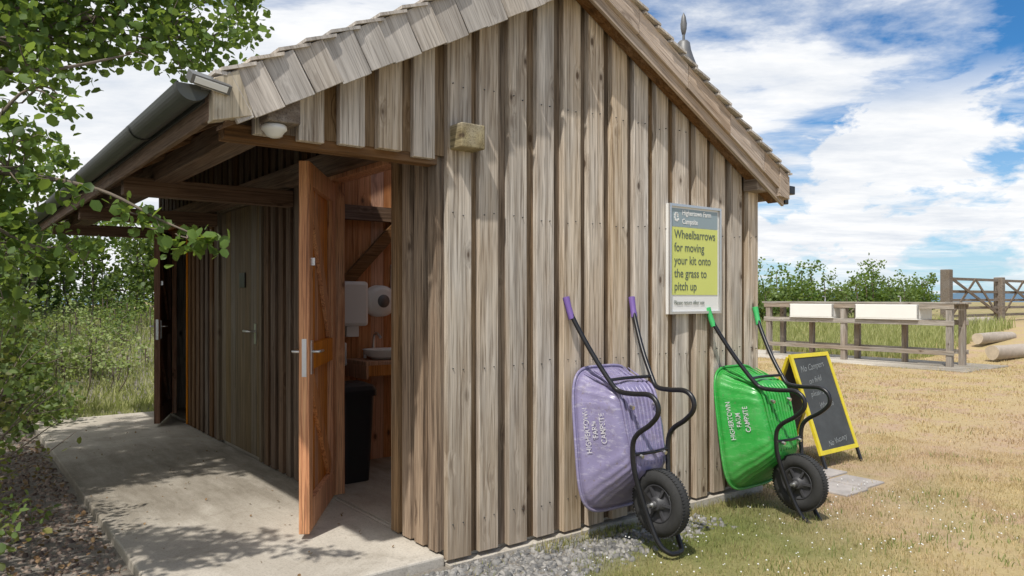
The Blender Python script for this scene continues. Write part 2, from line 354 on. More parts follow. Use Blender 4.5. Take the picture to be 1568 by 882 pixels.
# ------------------------------------------------------------ ground, sea
u=np.linspace(-1,1,281); g1=np.sign(u)*np.abs(u)**2.6
A,B=np.meshgrid(4+g1*130,3+g1*130,indexing='ij'); Z=gh(A,B)
n=len(u); V=np.stack([A,B,Z],-1).reshape(-1,3)
ii,jj=np.meshgrid(np.arange(n-1),np.arange(n-1),indexing='ij'); k=(ii*n+jj).ravel()
go=npmesh('ground',V,np.stack([k,k+n,k+n+1,k+1],1),M_GROUND); go.data.polygons.foreach_set('use_smooth',[True]*len(go.data.polygons))
sea=N('sea_water'); sea.fin(sea.mix(sea.noise(sea.mapping(sea.pos(),(.01,.05,1)),1,4),(.05,.13,.22),(.12,.22,.32)),.5)
b_=MB(); b_.add([(-9000,-9000,-2.5),(9000,-9000,-2.5),(9000,9000,-2.5),(-9000,9000,-2.5)],[(0,1,2,3)]); b_.obj('sea',[sea.m])
hm=plain('distant_headland',(.16,.25,.33),1,0,.1,.01)
hb=MB(); pts=[]
for i in range(41):
    t=i/40; R=620+t*1500; D=2400; z=4+16*math.sin(t*3.1)**.6*(.7+.3*math.sin(t*23)) 
    pts.append((.609*D+.7936*R,.7936*D-.609*R,z))
for i in range(40):
    a,b2=pts[i],pts[i+1]; hb.add([(a[0],a[1],-3),(b2[0],b2[1],-3),b2,a,(a[0]+300,a[1]+400,-3),(b2[0]+300,b2[1]+400,-3)],[(0,1,2,3),(3,2,5,4)])
hb.obj('distant_headland',[hm])

# ------------------------------------------------------------ building
bld=empty('timber_toilet_block',(0,0,0))
RX=.794; RZ=3.21; SL=.541; BL=6.0; AR=2.63
def top(a): return RZ-SL*abs(a-RX)
mb=MB(); rec=MB()
PW=.19
a=-.95
while a<AR-.03:
    wd=.124+random.uniform(-.009,.009)
    if abs(a)<.02: wd=.14
    a1=min(a+wd,AR+.02)
    z0=(0.0 if a>-.02 else 1.985+random.uniform(-.010,.010)) + (random.uniform(-.008,.008))
    bb=-.034+random.uniform(-.005,.003)
    pk=[(a,z0),(a1,z0)]
    if a<RX<a1: pk+=[(a1,top(a1)-.07),(RX,top(RX)-.07),(a,top(a)-.07)]
    else: pk+=[(a1,top(a1)-.07),(a,top(a)-.07)]
    i0=len(mb.v); mb.prism_xz(pk,bb,.004)
    cup=random.uniform(-.003,.003); am=(a+a1)/2; ln=random.uniform(-.004,.004)
    for q_i in range(i0,len(mb.v)):
        x_,y_,z_=mb.v[q_i]
        mb.v[q_i]=(x_+(ln if z_>1.5 and a>.02 and a<2.4 else 0),y_+(cup*(x_-am)/.06 if y_<0 else 0),z_)
    g0=a1-.02; g1_=a+PW+.02
    zr=0.004 if g0>-.03 else 2.0
    if g0<0<g1_ and g0<-.03: g1_=0.01
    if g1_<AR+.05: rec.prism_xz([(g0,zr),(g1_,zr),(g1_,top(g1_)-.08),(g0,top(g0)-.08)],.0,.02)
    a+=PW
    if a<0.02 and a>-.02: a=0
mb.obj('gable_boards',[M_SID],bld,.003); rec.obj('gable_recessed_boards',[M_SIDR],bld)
nl_=MB()
for z_ in(.18,.95,1.72,2.35):
    a=0.0
    while a<AR-.1:
        for o in(.03,.09):
            zz_=z_+random.uniform(-.012,.012)
            if zz_<top(a)-.25: nl_.cyl((a+o,-.0405,zz_),(a+o,-.028,zz_),.003,mi=0,n=6)
        a+=PW
nl_.obj('nails',[M_GUT],bld)
def sidewall(name,x,sgn,segs,mat,b0=.0,pitch=.17,wd=.1):
    m_=MB(); b=b0
    for (s0,s1,z0,z1) in segs:
        b=s0
        while b<s1-.03:
            e=min(b+wd+random.uniform(-.006,.006),s1)
            m_.box(x+min(0,sgn*.03),x+max(0,sgn*.03),b,e,z0,z1)
            b+=pitch
        m_.box(x+(.0015 if sgn<0 else -.02),x+(.02 if sgn<0 else -.0015),s0+.001,s1-.001,z0+.004,z1)
    return m_.obj(name,[mat],bld,.0015)
zt=top(0)-.09
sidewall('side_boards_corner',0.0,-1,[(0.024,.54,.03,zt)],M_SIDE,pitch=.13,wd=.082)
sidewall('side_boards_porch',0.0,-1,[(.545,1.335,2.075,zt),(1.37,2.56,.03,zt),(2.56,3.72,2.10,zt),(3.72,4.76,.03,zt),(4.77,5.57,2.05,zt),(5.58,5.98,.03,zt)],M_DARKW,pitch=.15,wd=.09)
sidewall('far_side_boards',AR,1,[(0.03,5.98,.0,top(AR)-.09)],M_SID)
bw=MB()
a=0
while a<AR:
    bw.prism_xz([(a,0),(a+.12,0),(a+.12,top(a+.12)-.08),(a,top(a)-.08)],5.985,6.02); a+=.17
bw.prism_xz([(0,0),(AR,0),(AR,top(AR)-.1),(RX,RZ-.1),(0,top(0)-.1)],5.96,5.984)
bw.obj('back_wall',[M_SID],bld)
ft=MB(); ft.box(.005,AR-.01,-.05,.03,-.2,-.022); ft.box(AR-.02,AR+.015,.03,5.95,-.2,-.004); ft.obj('footing',[M_CONC],bld)
it=MB()
def boards_y(m_,x0,x1,y,th,z0,z1,w=.11):
    x=x0
    while x<x1: m_.box(x+.0015,min(x+w,x1)-.0015,y,y+th,z0,min(z1,top(min(max(x,.0),AR))-.1)); x+=w
boards_y(it,.03,2.6,2.16,.02,.03,3.1); boards_y(it,.03,2.6,4.72,.02,.03,3.1)
boards_y(it,.03,2.6,4.0,.02,.03,3.1)
it.box(2.58,2.6,.05,5.9,.03,top(2.6)-.1)
it.box(1.6,1.62,.05,2.15,.03,2.7)
it.obj('interior_partitions',[M_INT],bld)
fl=MB(); fl.box(.022,2.61,.03,5.95,-.05,.03); fl.obj('interior_floor',[M_CONC],bld)
ib=MB()
ib.beam((.05,2.13,1.95),(1.6,2.13,1.95),.05,.11); ib.beam((.35,2.12,1.3),(.98,2.12,1.95),.04,.09); ib.beam((.05,2.11,2.5),(1.1,2.11,2.95),.05,.1)
ib.beam((.9,.1,2.02),(.9,2.12,2.02),.06,.12)
ib.obj('interior_beams',[M_DARKX],bld)
rf=MB(); dk=MB()
R0,R1=.5,1.95  # extent of the unseen roof opening, added to let daylight into the room
for sgn in(-1,1):
    d=0.0
    while d<1.93:
        d0,d1=d,min(d+.135,1.95); x0=RX+sgn*d0;x1=RX+sgn*d1
        z0=RZ-SL*d0-.012; z1=RZ-SL*d1+.014
        pk=[(x0,z0),(x0,z0-.014),(x1,z1-.014),(x1,z1)] if sgn>0 else [(x1,z1),(x1,z1-.014),(x0,z0-.014),(x0,z0)]
        segs=[(-.205,R0),(R1,6.2)] if (sgn>0 and .05<d<1.15) or (sgn<0 and .05<d<.5) else [(-.205,6.2)]
        for s0,s1 in segs: rf.prism_xz(pk,s0+random.uniform(-.004,.004),s1)
        d+=.112
    dd=[(0,.1),(.1,1.2),(1.2,1.91)] if sgn>0 else [(0,.1),(.1,.6),(.6,1.91)]
    for e0,e1 in dd:
        x0=RX+sgn*e0;x1=RX+sgn*e1
        za=RZ-SL*e0-.03; zb=RZ-SL*e1-.03
        pk=[(x0,za-.022),(x1,zb-.022),(x1,zb),(x0,za)]
        if sgn<0: pk=[(x1,zb-.022),(x0,za-.022),(x0,za),(x1,zb)]
        segs=[(-.145,R0),(R1,6.18)] if e0==.1 else [(-.145,6.18)]
        for s0,s1 in segs: dk.prism_xz(pk,s0,s1)
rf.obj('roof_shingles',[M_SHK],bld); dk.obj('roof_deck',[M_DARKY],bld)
rl=MB()
for e in(1,-1):
    L_=1.2 if e>0 else .6
    for yy in(R0,R1): rl.beam((RX+e*.1,yy,top(RX+e*.1)+.01),(RX+e*L_,yy,top(RX+e*L_)+.01),.05,.06)
    for aa in(.11,L_-.01): rl.beam((RX+e*aa,R0,top(RX+e*aa)+.01),(RX+e*aa,R1,top(RX+e*aa)+.01),.05,.06)
rl.obj('added_rooflight_frame',[M_GUT],bld)  # frame round the added, unseen roof opening that brightens the interior
ra=MB(); b=.45
while b<6.1:
    ra.beam((-1.12,b,top(-1.12)-.105),(.15 if R0<b<R1 else RX,b,top(.15)-.105 if R0<b<R1 else RZ-.105),.05,.09)
    if not(R0<b<R1): ra.beam((RX,b,RZ-.105),(2.68,b,top(2.68)-.105),.05,.09)
    b+=.6
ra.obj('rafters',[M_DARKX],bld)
pb=MB()
pb.box(-.93,-.79,.03,6.1,2.02,2.14); pb.box(-.09,-.035,.03,6.0,2.06,2.2)
pb.box(-1.165,-1.14,-.14,6.18,1.985,2.15)
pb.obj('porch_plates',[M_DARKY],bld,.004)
tb=MB()
for b in(1.9,3.7,5.5): tb.box(-1.1,-.035,b,b+.09,1.93,2.04)
tb.box(-1.06,-.035,.006,.09,1.955,2.02)
tb.obj('tie_beams',[M_DARKX],bld,.004)
be=MB()
be.box(-.93,-.79,-.135,.025,2.021,2.139,1); be.box(.015,.155,-.135,-.02,2.03,2.15,0); be.box(2.43,2.57,-.135,-.02,2.03,2.15,1)
be.obj('beam_ends',[M_ENDG,M_ENDL],bld,.006)
bg_=MB()
d=.02
while d<1.90:
    wv=.126+random.uniform(-.012,.012)
    x1=RX-d-.005; x0=RX-min(d+wv+.0,1.95)+.003
    hgt=.232+random.uniform(-.006,.006)
    def P(x,dz,y): return (x,y,top(x)+dz)
    sk=.095
    ya=-.184+random.uniform(-.002,.002); yb=-.197+random.uniform(-.003,.003)
    ko=random.uniform(-.003,.003)
    vs=[P(x0+sk+ko,-hgt,ya),P(x1+sk+ko,-hgt+random.uniform(-.003,.003),yb),P(x1,-.014,yb),P(x0,-.014,ya)]
    vb=[(v[0],-.160,v[2]) for v in vs]
    bg_.add(vs+vb,[(0,1,2,3),(7,6,5,4),(0,4,5,1),(1,5,6,2),(2,6,7,3),(3,7,4,0)])
    d+=wv
bg_.obj('left_barge_shakes',[M_SHK],bld,.0015)
br=MB()
br.prism_xz([(RX-1.90,top(RX-1.90)-.20),(RX,RZ-.2),(RX,RZ-.03),(RX-1.90,top(RX-1.90)-.03)],-.158,-.135,2)
cuts=[0,.42,.86,1.28,1.66,1.945]
for c0,c1 in zip(cuts[:-1],cuts[1:]):
    x0=RX+c0+.002;x1=RX+c1-.002; o1=random.uniform(-.005,.005)
    br.prism_xz([(x0,top(x0)-.165),(x1,top(x1)-.165),(x1,top(x1)-.02),(x0,top(x0)-.02)],-.180+o1,-.156)
br.prism_xz([(RX,RZ-.235),(2.71,top(2.71)-.235),(2.71,top(2.71)-.155),(RX,RZ-.155)],-.157,-.135)
br.prism_xz([(2.62,2.0),(2.735,1.985),(2.735,2.14),(2.62,2.2)],-.187,-.12)
br.prism_xz([(RX-1.955,1.975),(RX-1.80,2.015),(RX-1.86,top(RX-1.86)-.02),(RX-1.955,top(RX-1.95)-.02)],-.199,-.12,1)
br.obj('barge_boards',[M_BARGE,M_BARGEL,M_DARKX],bld,.003)
ef=MB(); ef.box(2.705,2.73,-.118,6.18,1.99,2.13); ef.obj('right_fascia',[M_BARGE],bld)
sf=MB()
for sgn in(-1,1):
    x1=RX+sgn*1.9
    za=RZ-.2;zb=top(x1)-.2
    pk=[(RX,za-.015),(x1,zb-.015),(x1,zb),(RX,za)]
    if sgn<0: pk=[(x1,zb-.015),(RX,za-.015),(RX,za),(x1,zb)]
    sf.prism_xz(pk,-.133,-.042)
sf.obj('verge_soffit',[M_DARKX],bld)
gt=MB(); gr=.056; gc=(-1.228,2.105)
def arc(r,n=14): return [(gc[0]+r*math.cos(math.pi+math.pi*i/n),gc[1]+r*math.sin(math.pi+math.pi*i/n)) for i in range(n+1)]
o_=arc(gr);i_=arc(gr-.006)
prof=o_+[(gc[0]+gr,gc[1]+.006),(gc[0]+gr-.006,gc[1]+.006)]+i_[::-1]+[(gc[0]-gr+.006,gc[1]+.006),(gc[0]-gr,gc[1]+.006)]
nP=len(prof); vs=[(x,-.17,z) for x,z in prof]+[(x,6.2,z) for x,z in prof]
gt.add(vs,[(i,(i+1)%nP,(i+1)%nP+nP,i+nP) for i in range(nP)],0,False)
for yy in(-.175,.72,2.4,4.2,6.18):
    o2=arc(gr+.006,16); vs=[(x,yy,z) for x,z in o2]+[(x,yy+.045,z) for x,z in o2]; nn=17
    gt.add(vs,[(i,i+1,i+1+nn,i+nn) for i in range(nn-1)],0,True)
o2=arc(gr+.006,16); gt.add([(x,-.176,z) for x,z in o2],[tuple(range(17))],0)
gt.box(-1.175,-1.163,-.1,6.1,2.06,2.13,0)
gt.obj('gutter',[M_GUT],bld)
el=MB()
Mr_=Matrix.Translation((-1.175,-.20,2.115))@Matrix.Rotation(math.radians(28),4,'X')@Matrix.Rotation(math.radians(10),4,'Y')
el.box(-.075,.075,-.03,.04,-.018,.018,0,Mr_); el.box(-.062,.062,-.033,-.0305,-.012,.012,1,Mr_); el.box(-.058,.058,-.024,.030,-.0205,-.0185,1,Mr_); el.box(-1.20,-1.15,-.18,-.12,2.09,2.12,0)
el.obj('eaves_light',[M_VENT,M_WHITE],bld,.008)
pl=MB(); pl.lathe([(0,.0),(.048,.0),(.052,-.01),(.052,-.020),(.042,-.028),(.030,-.045),(.016,-.052),(.0,-.054)],(-.88,-.07,2.018),(0,0,1),0,28)
pl.obj('porch_light',[M_WHITE],bld)
fl_=MB(); fl_.box(2.745,2.85,-.16,-.06,2.03,2.09); fl_.box(2.75,2.8,-.14,-.09,1.96,2.03); fl_.box(2.73,2.75,-.13,-.1,2.02,2.05); fl_.obj('floodlight',[M_BLACKM],bld,.006)
rv=MB(); vx,vy=2.03,.17
rv.cyl((vx,vy,2.5),(vx,vy,2.87),.06); rv.lathe([(.085,-.03),(.09,0),(.085,.04),(.066,.09),(.05,.14),(.042,.19),(.028,.205),(.0,.21)],(vx,vy,2.84),(0,0,1),0,24)
rv.cyl((vx,vy,3.03),(vx,vy,3.12),.009)
rv.lathe([(.0,0),(.012,.01),(.02,.045),(.022,.08),(.014,.13),(0,.16)],(vx,vy,3.08),(0,0,1),0,10)
rv.obj('roof_ventilator',[M_VENT],bld)
df=MB()
df.box(-.02,.09,1.336,1.37,.031,2.07); df.box(.022,.09,.505,.54,.031,2.07); df.box(-.02,.09,.541,1.335,2.04,2.073)
df.box(-.034,.07,4.735,4.768,.031,2.05);df.box(-.034,.07,5.571,5.6,.031,2.05);df.box(-.034,.07,4.77,5.57,2.02,2.048)
df.obj('door_frames',[M_DOOR],bld,.003)
def leaf(name,hinge,free,width,z0,z1,mat):
    d=(Vector(free)-Vector(hinge)); d=Vector((d.x,d.y,0)).normalized(); n_=Vector((-d.y,d.x,0))
    M=Matrix(((d.x,n_.x,0,hinge[0]),(d.y,n_.y,0,hinge[1]),(0,0,1,0),(0,0,0,1)))
    m_=MB(); T=.055
    m_.box(0,.10,0,T,z0,z1,0,M); m_.box(width-.10,width,0,T,z0,z1,0,M)
    for za,zb in((z0,z0+.16),(z0+.86,z0+1.0),(z1-.12,z1)): m_.box(.101,width-.101,.001,T-.001,za,zb,0,M)
    x=.101
    while x<width-.102:
        e=min(x+.1,width-.101); m_.box(x+.001,e-.001,.003,.022,z0+.01,z1-.01,0,M); x+=.1
    for za,zb in((z0+.16,z0+.86),(z0+1.0,z1-.12)):
        p0=M@Vector((.11,.034,za+.03)); p1=M@Vector((width-.11,.034,zb-.03)); m_.beam(p0,p1,.024,.1,0)
    m_.obj(name,[mat],bld,.003)
    h=MB(); xx=width-.055; zc=z0+.93
    for s,y0 in((1,T),(-1,0)):
        h.box(xx-.022,xx+.022,min(y0,y0+s*.006),max(y0,y0+s*.006),zc-.09,zc+.09,0,M)
        h.tube([M@Vector((xx,y0,zc+.03)),M@Vector((xx,y0+s*.04,zc+.03)),M@Vector((xx-.03,y0+s*.046,zc+.03)),M@Vector((xx-.10,y0+s*.043,zc+.028))],.0075)
    h.box(width-.001,width+.002,.016,.040,zc-.1,zc+.1,0,M)
    for zc in(z1-.55,): h.box(xx-.012,xx+.012,T,T+.02,zc,zc+.04,0,M)
    h.obj(name+'_handle',[M_STEEL],bld)
leaf('open_door',(-.035,1.335),(-.485,.658),.82,.05,2.02,M_DOOR)
leaf('far_open_door',(-.035,5.565),(-.31,4.85),.78,.05,1.97,M_DOOR3)
cd=MB(); 
cd.box(-.034,.05,2.562,2.61,.031,2.09,0); cd.box(-.034,.05,3.67,3.718,.031,2.09,0); cd.box(-.034,.05,2.611,3.669,2.045,2.09,0)
b=2.612
while b<3.66: cd.box(-.008,.03,b+.001,min(b+.132,3.668)-.001,.045,2.04,0); b+=.132
cd.obj('closed_door',[M_DOOR2],bld,.003)
ch=MB(); ch.box(-.016,-.009,2.74,2.78,.93,1.09); ch.tube([(-.01,2.76,1.03),(-.06,2.76,1.03),(-.07,2.79,1.03),(-.068,2.88,1.03)],.009); ch.obj('closed_door_handle',[M_STEEL],bld)
cs=MB(); cs.box(-.02,-.009,3.0,3.14,1.38,1.5); cs.obj('closed_door_sign',[M_BLACKM],bld)

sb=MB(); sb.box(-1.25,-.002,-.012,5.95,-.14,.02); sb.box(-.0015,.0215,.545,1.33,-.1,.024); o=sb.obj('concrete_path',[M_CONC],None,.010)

# interior fittings
td=empty('paper_towel_dispenser',(.49,2.1,1.2)); m_=MB(); m_.box(.37,.61,2.03,2.155,1.08,1.42); m_.obj('case',[M_WHITE],td,.025); m_=MB(); m_.box(.44,.54,2.06,2.12,1.0,1.08); m_.obj('paper',[M_WHITE],td,.004)
rd=empty('toilet_roll_dispenser',(.74,2.1,1.25)); m_=MB(); m_.lathe([(0,.11),(.09,.11),(.12,.09),(.125,.0)],(.74,2.155,1.27),(0,-1,0),0,36); m_.obj('case',[M_WHITE],rd); m_=MB(); m_.lathe([(0,.115),(.05,.115),(.05,.1)],(.74,2.155,1.27),(0,-1,0),0,24); m_.obj('window',[M_VENT],rd)
sn=empty('wall_notice',(.95,2.15,1.45)); m_=MB(); m_.box(.86,1.02,2.145,2.155,1.28,1.56); m_.box(.88,1.0,2.142,2.145,1.42,1.54,1); m_.obj('panel',[M_WHITE,M_VENT],sn)
wb=empty('wash_basin',(.7,1.95,.8)); m_=MB()
m_.box(.47,1.12,1.80,2.155,.80,.83); m_.box(.47,.49,1.80,2.155,.70,.80);m_.box(1.1,1.12,1.80,2.155,.70,.80);m_.box(.49,1.1,1.80,1.82,.72,.80); m_.obj('counter',[M_INT],wb,.004)
m_=MB(); m_.lathe([(.0,.0),(.09,.0),(.14,.03),(.16,.07),(.165,.075),(.15,.07),(.12,.03),(0,.012)],(.70,1.96,.831),(0,0,1),0,32); m_.obj('bowl',[M_CERAM],wb)
m_=MB(); m_.tube([(.70,2.13,.83),(.70,2.13,.99),(.70,2.08,1.02),(.70,2.02,.99)],.011); m_.cyl((.62,2.12,.83),(.62,2.12,.88),.015);m_.obj('tap',[M_STEEL],wb)
sd=empty('soap_dispenser',(.42,2.1,.85)); m_=MB(); m_.box(.35,.45,2.07,2.155,.78,.96); m_.box(.375,.425,2.08,2.14,.75,.78); m_.obj('case',[M_WHITE],sd,.02)
wbn=empty('waste_bin',(.28,1.66,0)); m_=MB()
def rr(w_,d_,z,r=.04,c=(.28,1.66)):
    P=[]
    for cx_,cy_,a0 in((1,1,0),(-1,1,90),(-1,-1,180),(1,-1,270)):
        for k in range(5):
            an=math.radians(a0+k*22.5); P.append((c[0]+cx_*(w_/2-r)+r*math.cos(an),c[1]+cy_*(d_/2-r)+r*math.sin(an),z))
    return P
L=[rr(.21,.21,.03),rr(.26,.26,.62),rr(.29,.29,.62),rr(.29,.29,.66),rr(.26,.26,.69),rr(.17,.17,.71)]
vs=sum(L,[]); fs=[]
for j in range(len(L)-1):
    for i in range(20): fs.append((j*20+i,j*20+(i+1)%20,(j+1)*20+(i+1)%20,(j+1)*20+i))
fs.append(tuple(range(100,120))); m_.add(vs,fs); m_.obj('bin_body',[M_BIN],wbn)

# ------------------------------------------------------------ text helper
def text(s,size,mat,M,parent,name='lettering',align='LEFT',ext=.0004,weight=0,sx=1,shear=0):
    c=bpy.data.curves.new(name,'FONT'); c.body=s; c.size=size; c.align_x=align; c.extrude=ext; c.offset=weight; c.shear=shear
    t=bpy.data.objects.new('tmp',c); link(t); bpy.context.view_layer.update()
    me=bpy.data.meshes.new_from_object(t.evaluated_get(bpy.context.evaluated_depsgraph_get())); bpy.data.objects.remove(t)
    me.transform(M@Matrix.Scale(sx,4,(1,0,0))); me.materials.clear(); me.materials.append(mat)
    return par(link(bpy.data.objects.new(name,me)),parent)
def basis(o,x,y):
    x=Vector(x).normalized();y=Vector(y); z=x.cross(y).normalized(); y=z.cross(x)
    return Matrix(((x.x,y.x,z.x,o[0]),(x.y,y.y,z.y,o[1]),(x.z,y.z,z.z,o[2]),(0,0,0,1)))
sg=empty('campsite_information_sign',(1.87,-.04,1.54)); m_=MB()
a0,a1,z0,z1=1.61,2.124,1.194,1.887
SY=-.012
m_.box(a0,a1,-.045+SY,-.035,z0,z1,0)
for bx in((a0,a0+.016,z0,z1),(a1-.016,a1,z0,z1),(a0+.0161,a1-.0161,z0,z0+.016),(a0+.0161,a1-.0161,z1-.016,z1)): m_.box(bx[0],bx[1],-.058+SY,-.0455+SY,bx[2],bx[3],1)
m_.box(a0+.03,a1-.03,-.048+SY,-.0455+SY,1.745,z1-.028,2); m_.box(a0+.03,a1-.03,-.048+SY,-.0455+SY,1.315,1.742,3); 
M_SY=plain('sign_yellow',(.62,.66,.17),.4,0,.05,4,.01); M_SG=plain('sign_slate',(.27,.34,.37),.4,0,.06,4,.01); M_TX=plain('sign_dark_text',(.10,.13,.10),.5)
m_.obj('panel',[M_WHITE,M_STEEL,M_SG,M_SY],sg)
def stext(s,x,z,size,mat,sx=1,w=.0): text(s,size,mat,basis((x,-.0495+SY,z),(1,0,0),(0,0,1)),sg,weight=w,sx=sx)
stext('Highertown Farm',1.735,1.82,.047,M_WHITE,.86,.0006); stext('Campsite',1.735,1.765,.047,M_WHITE,.86,.0006)
for i,s in enumerate(['Wheelbarrows','for moving','your kit onto','the grass to','pitch up']): stext(s,1.66,1.672-i*.082,.078,M_TX,.86,.0003)
stext('Please return after use',1.66,1.255,.036,M_TX,.9)
m_=MB()
for k in range(9):
    an=k*.7; r_=.012+.003*k/2
    m_.cyl((1.682+r_*math.cos(an)*.9,-.0482+SY,1.81+r_*math.sin(an)*1.2),(1.682+r_*math.cos(an)*.9,-.0495+SY,1.81+r_*math.sin(an)*1.2),.008,mi=0,n=8)
m_.obj('oak_leaf_emblem',[M_WHITE],sg)

# ------------------------------------------------------------ wheelbarrows
def wheelbarrow(ac,dz,sy,pm,gm,roll=0.0):
    e=empty('wheelbarrow',(ac,-.4*sy,dz))
    def T(x,y,z): return Vector((ac+x+roll*z,y*sy,z+dz))
    fr=MB(); gp=MB()
    for s in(-1,1):
        pts=[(s*.26,-.052,1.27),(s*.245,-.085,1.17),(s*.20,-.19,.98),(s*.165,-.295,.83),(s*.15,-.345,.785),(s*.145,-.44,.78),(s*.14,-.545,.785),(s*.14,-.60,.75),(s*.14,-.605,.69),(s*.14,-.55,.63),(s*.14,-.47,.575),(s*.14,-.435,.515),(s*.135,-.435,.40),(s*.115,-.46,.27),(s*.09,-.505,.12),(s*.075,-.56,.01),(s*.045,-.605,-.03),(0,-.615,-.035)]
        fr.tube([T(*p) for p in pts],.0135,0,12,5)
        gp.tube([T(s*.262,-.046,1.285),T(s*.256,-.062,1.225),T(s*.248,-.080,1.165)],[.020,.0175,.0185],0,14,4)
        fr.beam(T(s*.125,-.44,.3),T(s*.07,-.5,.2),.006,.03)
    fr.tube([T(-.143,-.43,.46),T(0,-.45,.46),T(.143,-.43,.46)],.009); fr.tube([T(-.17,-.29,.84),T(0,-.27,.84),T(.17,-.29,.84)],.009)
    fr.obj('tube_frame',[M_BLACKM],e); gp.obj('grips',[gm],e)
    n=96
    def rim(u,v,k=0): 
        t=(v+1)/2; hw=.295*(1-t)+.235*t; return Vector((u*hw,-.205*(1-t)-.06*t,.12*(1-t)+.885*t))
    def flo(u,v,k=0):
        t=(v+1)/2; hw=.145*(1-t)+.165*t; return Vector((u*hw,-.425*(1-t)-.32*t,.37*(1-t)+.785*t))
    def per(p):
        P=[]
        for i in range(n):
            an=2*math.pi*i/n; c,s_=math.cos(an),math.sin(an)
            P.append((math.copysign(abs(c)**p,c),math.copysign(abs(s_)**p,s_)))
        return P
    tr=MB(); vs=[]; lev=[(0,.42),(.03,.42),(.05,.42),(.12,.42),(.25,.43),(.4,.45),(.6,.45),(.8,.47),(.93,.48),(1.0,.5)]
    nn_=Vector((0,-.97,-.22))
    for j,(s_,p) in enumerate(lev):
        for i,(u_,v_) in enumerate(per(p)):
            r0=rim(u_,v_); f0=flo(u_,v_); q_=r0.lerp(f0,s_)
            ce=Vector((0,-.25,.53)); o_d=(q_-ce).normalized()
            if .5<s_<1: q_+=o_d*.012
            if j in(1,): q_+=o_d*-.006
            if 3<=j<=8: q_+=o_d*.0035*math.cos(i*math.pi/2)
            vs.append(T(*q_))
    for sc_ in(.8,.5):
        for (u_,v_) in per(.5): vs.append(T(*(flo(u_*sc_,v_*sc_)+nn_*.012)))
    vs.append(T(*(flo(0,0)+nn_*.014)))
    nl=len(lev)+2; fs=[]
    for j in range(nl-1):
        for i in range(n): fs.append((j*n+i,j*n+(i+1)%n,(j+1)*n+(i+1)%n,(j+1)*n+i))
    for i in range(n): fs.append(((nl-1)*n+i,(nl-1)*n+(i+1)%n,nl*n))
    tr.add(vs,fs,0,True)
    rp=[T(*rim(u_*1.02,v_*1.015)) for (u_,v_) in per(.42)]; rp.append(rp[0]); tr.tube(rp,.0085,0,8,1,False)
    for k in range(10):
        u_=-.84+k*.187
        a2=flo(u_,.93)+nn_*.007; a3=flo(u_,-.9)+nn_*.010; am=flo(u_,0)+nn_*.013
        b_2=rim(u_*.92,.97); P_=[b_2.lerp(flo(u_,.92),t) for t in(.1,.55)]
        tr.tube([T(*(p+Vector((0,-.008,.010)))) for p in P_]+[T(*a2),T(*am),T(*a3)],[.002,.008,.009,.008,.002],0,8,4)
    for (x_,z_) in((-.09,.7),(.09,.7),(-.09,.45),(.09,.45)):
        c_=Vector((x_,-.36-.27*(.7-z_)-.012,z_)); tr.cyl(T(*c_),T(*(c_+nn_*.022)),.011,mi=1,n=10)
    tr.obj('tray',[pm,M_STEEL],e)
    X=(T(*(rim(-1,.5).lerp(flo(-1,.5),.5)))-T(*(rim(-1,-.5).lerp(flo(-1,-.5),.5))))
    for i,s in enumerate(['HIGHERTOWN','FARM','CAMPSITE']):
        t=.33+i*.18
        p=rim(-1,.12).lerp(flo(-1,.12),t); Yv=T(*rim(-1,.12))-T(*flo(-1,.12))
        Mx=basis(T(*p),X,Yv); nz=Mx.to_3x3()@Vector((0,0,1)); Mx.translation=T(*p)+nz*(.010+(.009 if i==2 else .006 if i==1 else 0))
        text(s,.045,M_WTXT,Mx,e,'lettering_'+s.lower(),'CENTER',weight=.0004,sx=.80)
    wh=MB(); c=T(0,-.50,.20); ax=Vector((1,0,0)); R_,r_=.134,.043
    prof=[]
    for k in range(19):
        an=-math.pi*.92+ (2*math.pi*.92)*k/18
        rr_=r_*(1+ (.05 if k%2 and 4<k<14 else 0)); prof.append((R_+rr_*math.cos(an),r_*1.05*math.sin(an)))
    wh.lathe(prof,c,ax,0,56)
    for k in range(64):
        an=2*math.pi*k/64
        for sx_ in(-1,1):
            d_=Vector((0,math.cos(an+.03*sx_),math.sin(an+.03*sx_))); tg=Vector((0,-d_.z,d_.y))
            Mx=basis(c+d_*(R_+r_-.003)+ax*sx_*.016,ax,tg); wh.box(-.012,.012,-.005,.005,-.003,.0035,0,Mx)
    for sgn in(-1,1):
        wh.lathe([(.100,sgn*.03),(.096,sgn*.034),(.088,sgn*.018),(.04,sgn*.014),(.035,sgn*.045),(.03,sgn*.048),(.012,sgn*.048),(0,sgn*.048)],c,ax,1,36)
        for k in range(6):
            an=k*math.pi/3; d_=Vector((0,math.cos(an),math.sin(an)))
            wh.beam(c+d_*.03+ax*sgn*.024,c+d_*.092+ax*sgn*.024,.014,.014,1,up=(1,0,0))
    wh.cyl(c-ax*.098,c+ax*.098,.009,mi=2); wh.cyl(c-ax*.075,c-ax*.05,.018,mi=2)
    wh.obj('wheel',[M_TYRE,M_HUB,M_STEEL],e)
    return e
wheelbarrow(1.03,.015,1.0,M_PURP,M_PGRIP)
wheelbarrow(2.265,-.055,1.10,M_GREEN,M_GGRIP)

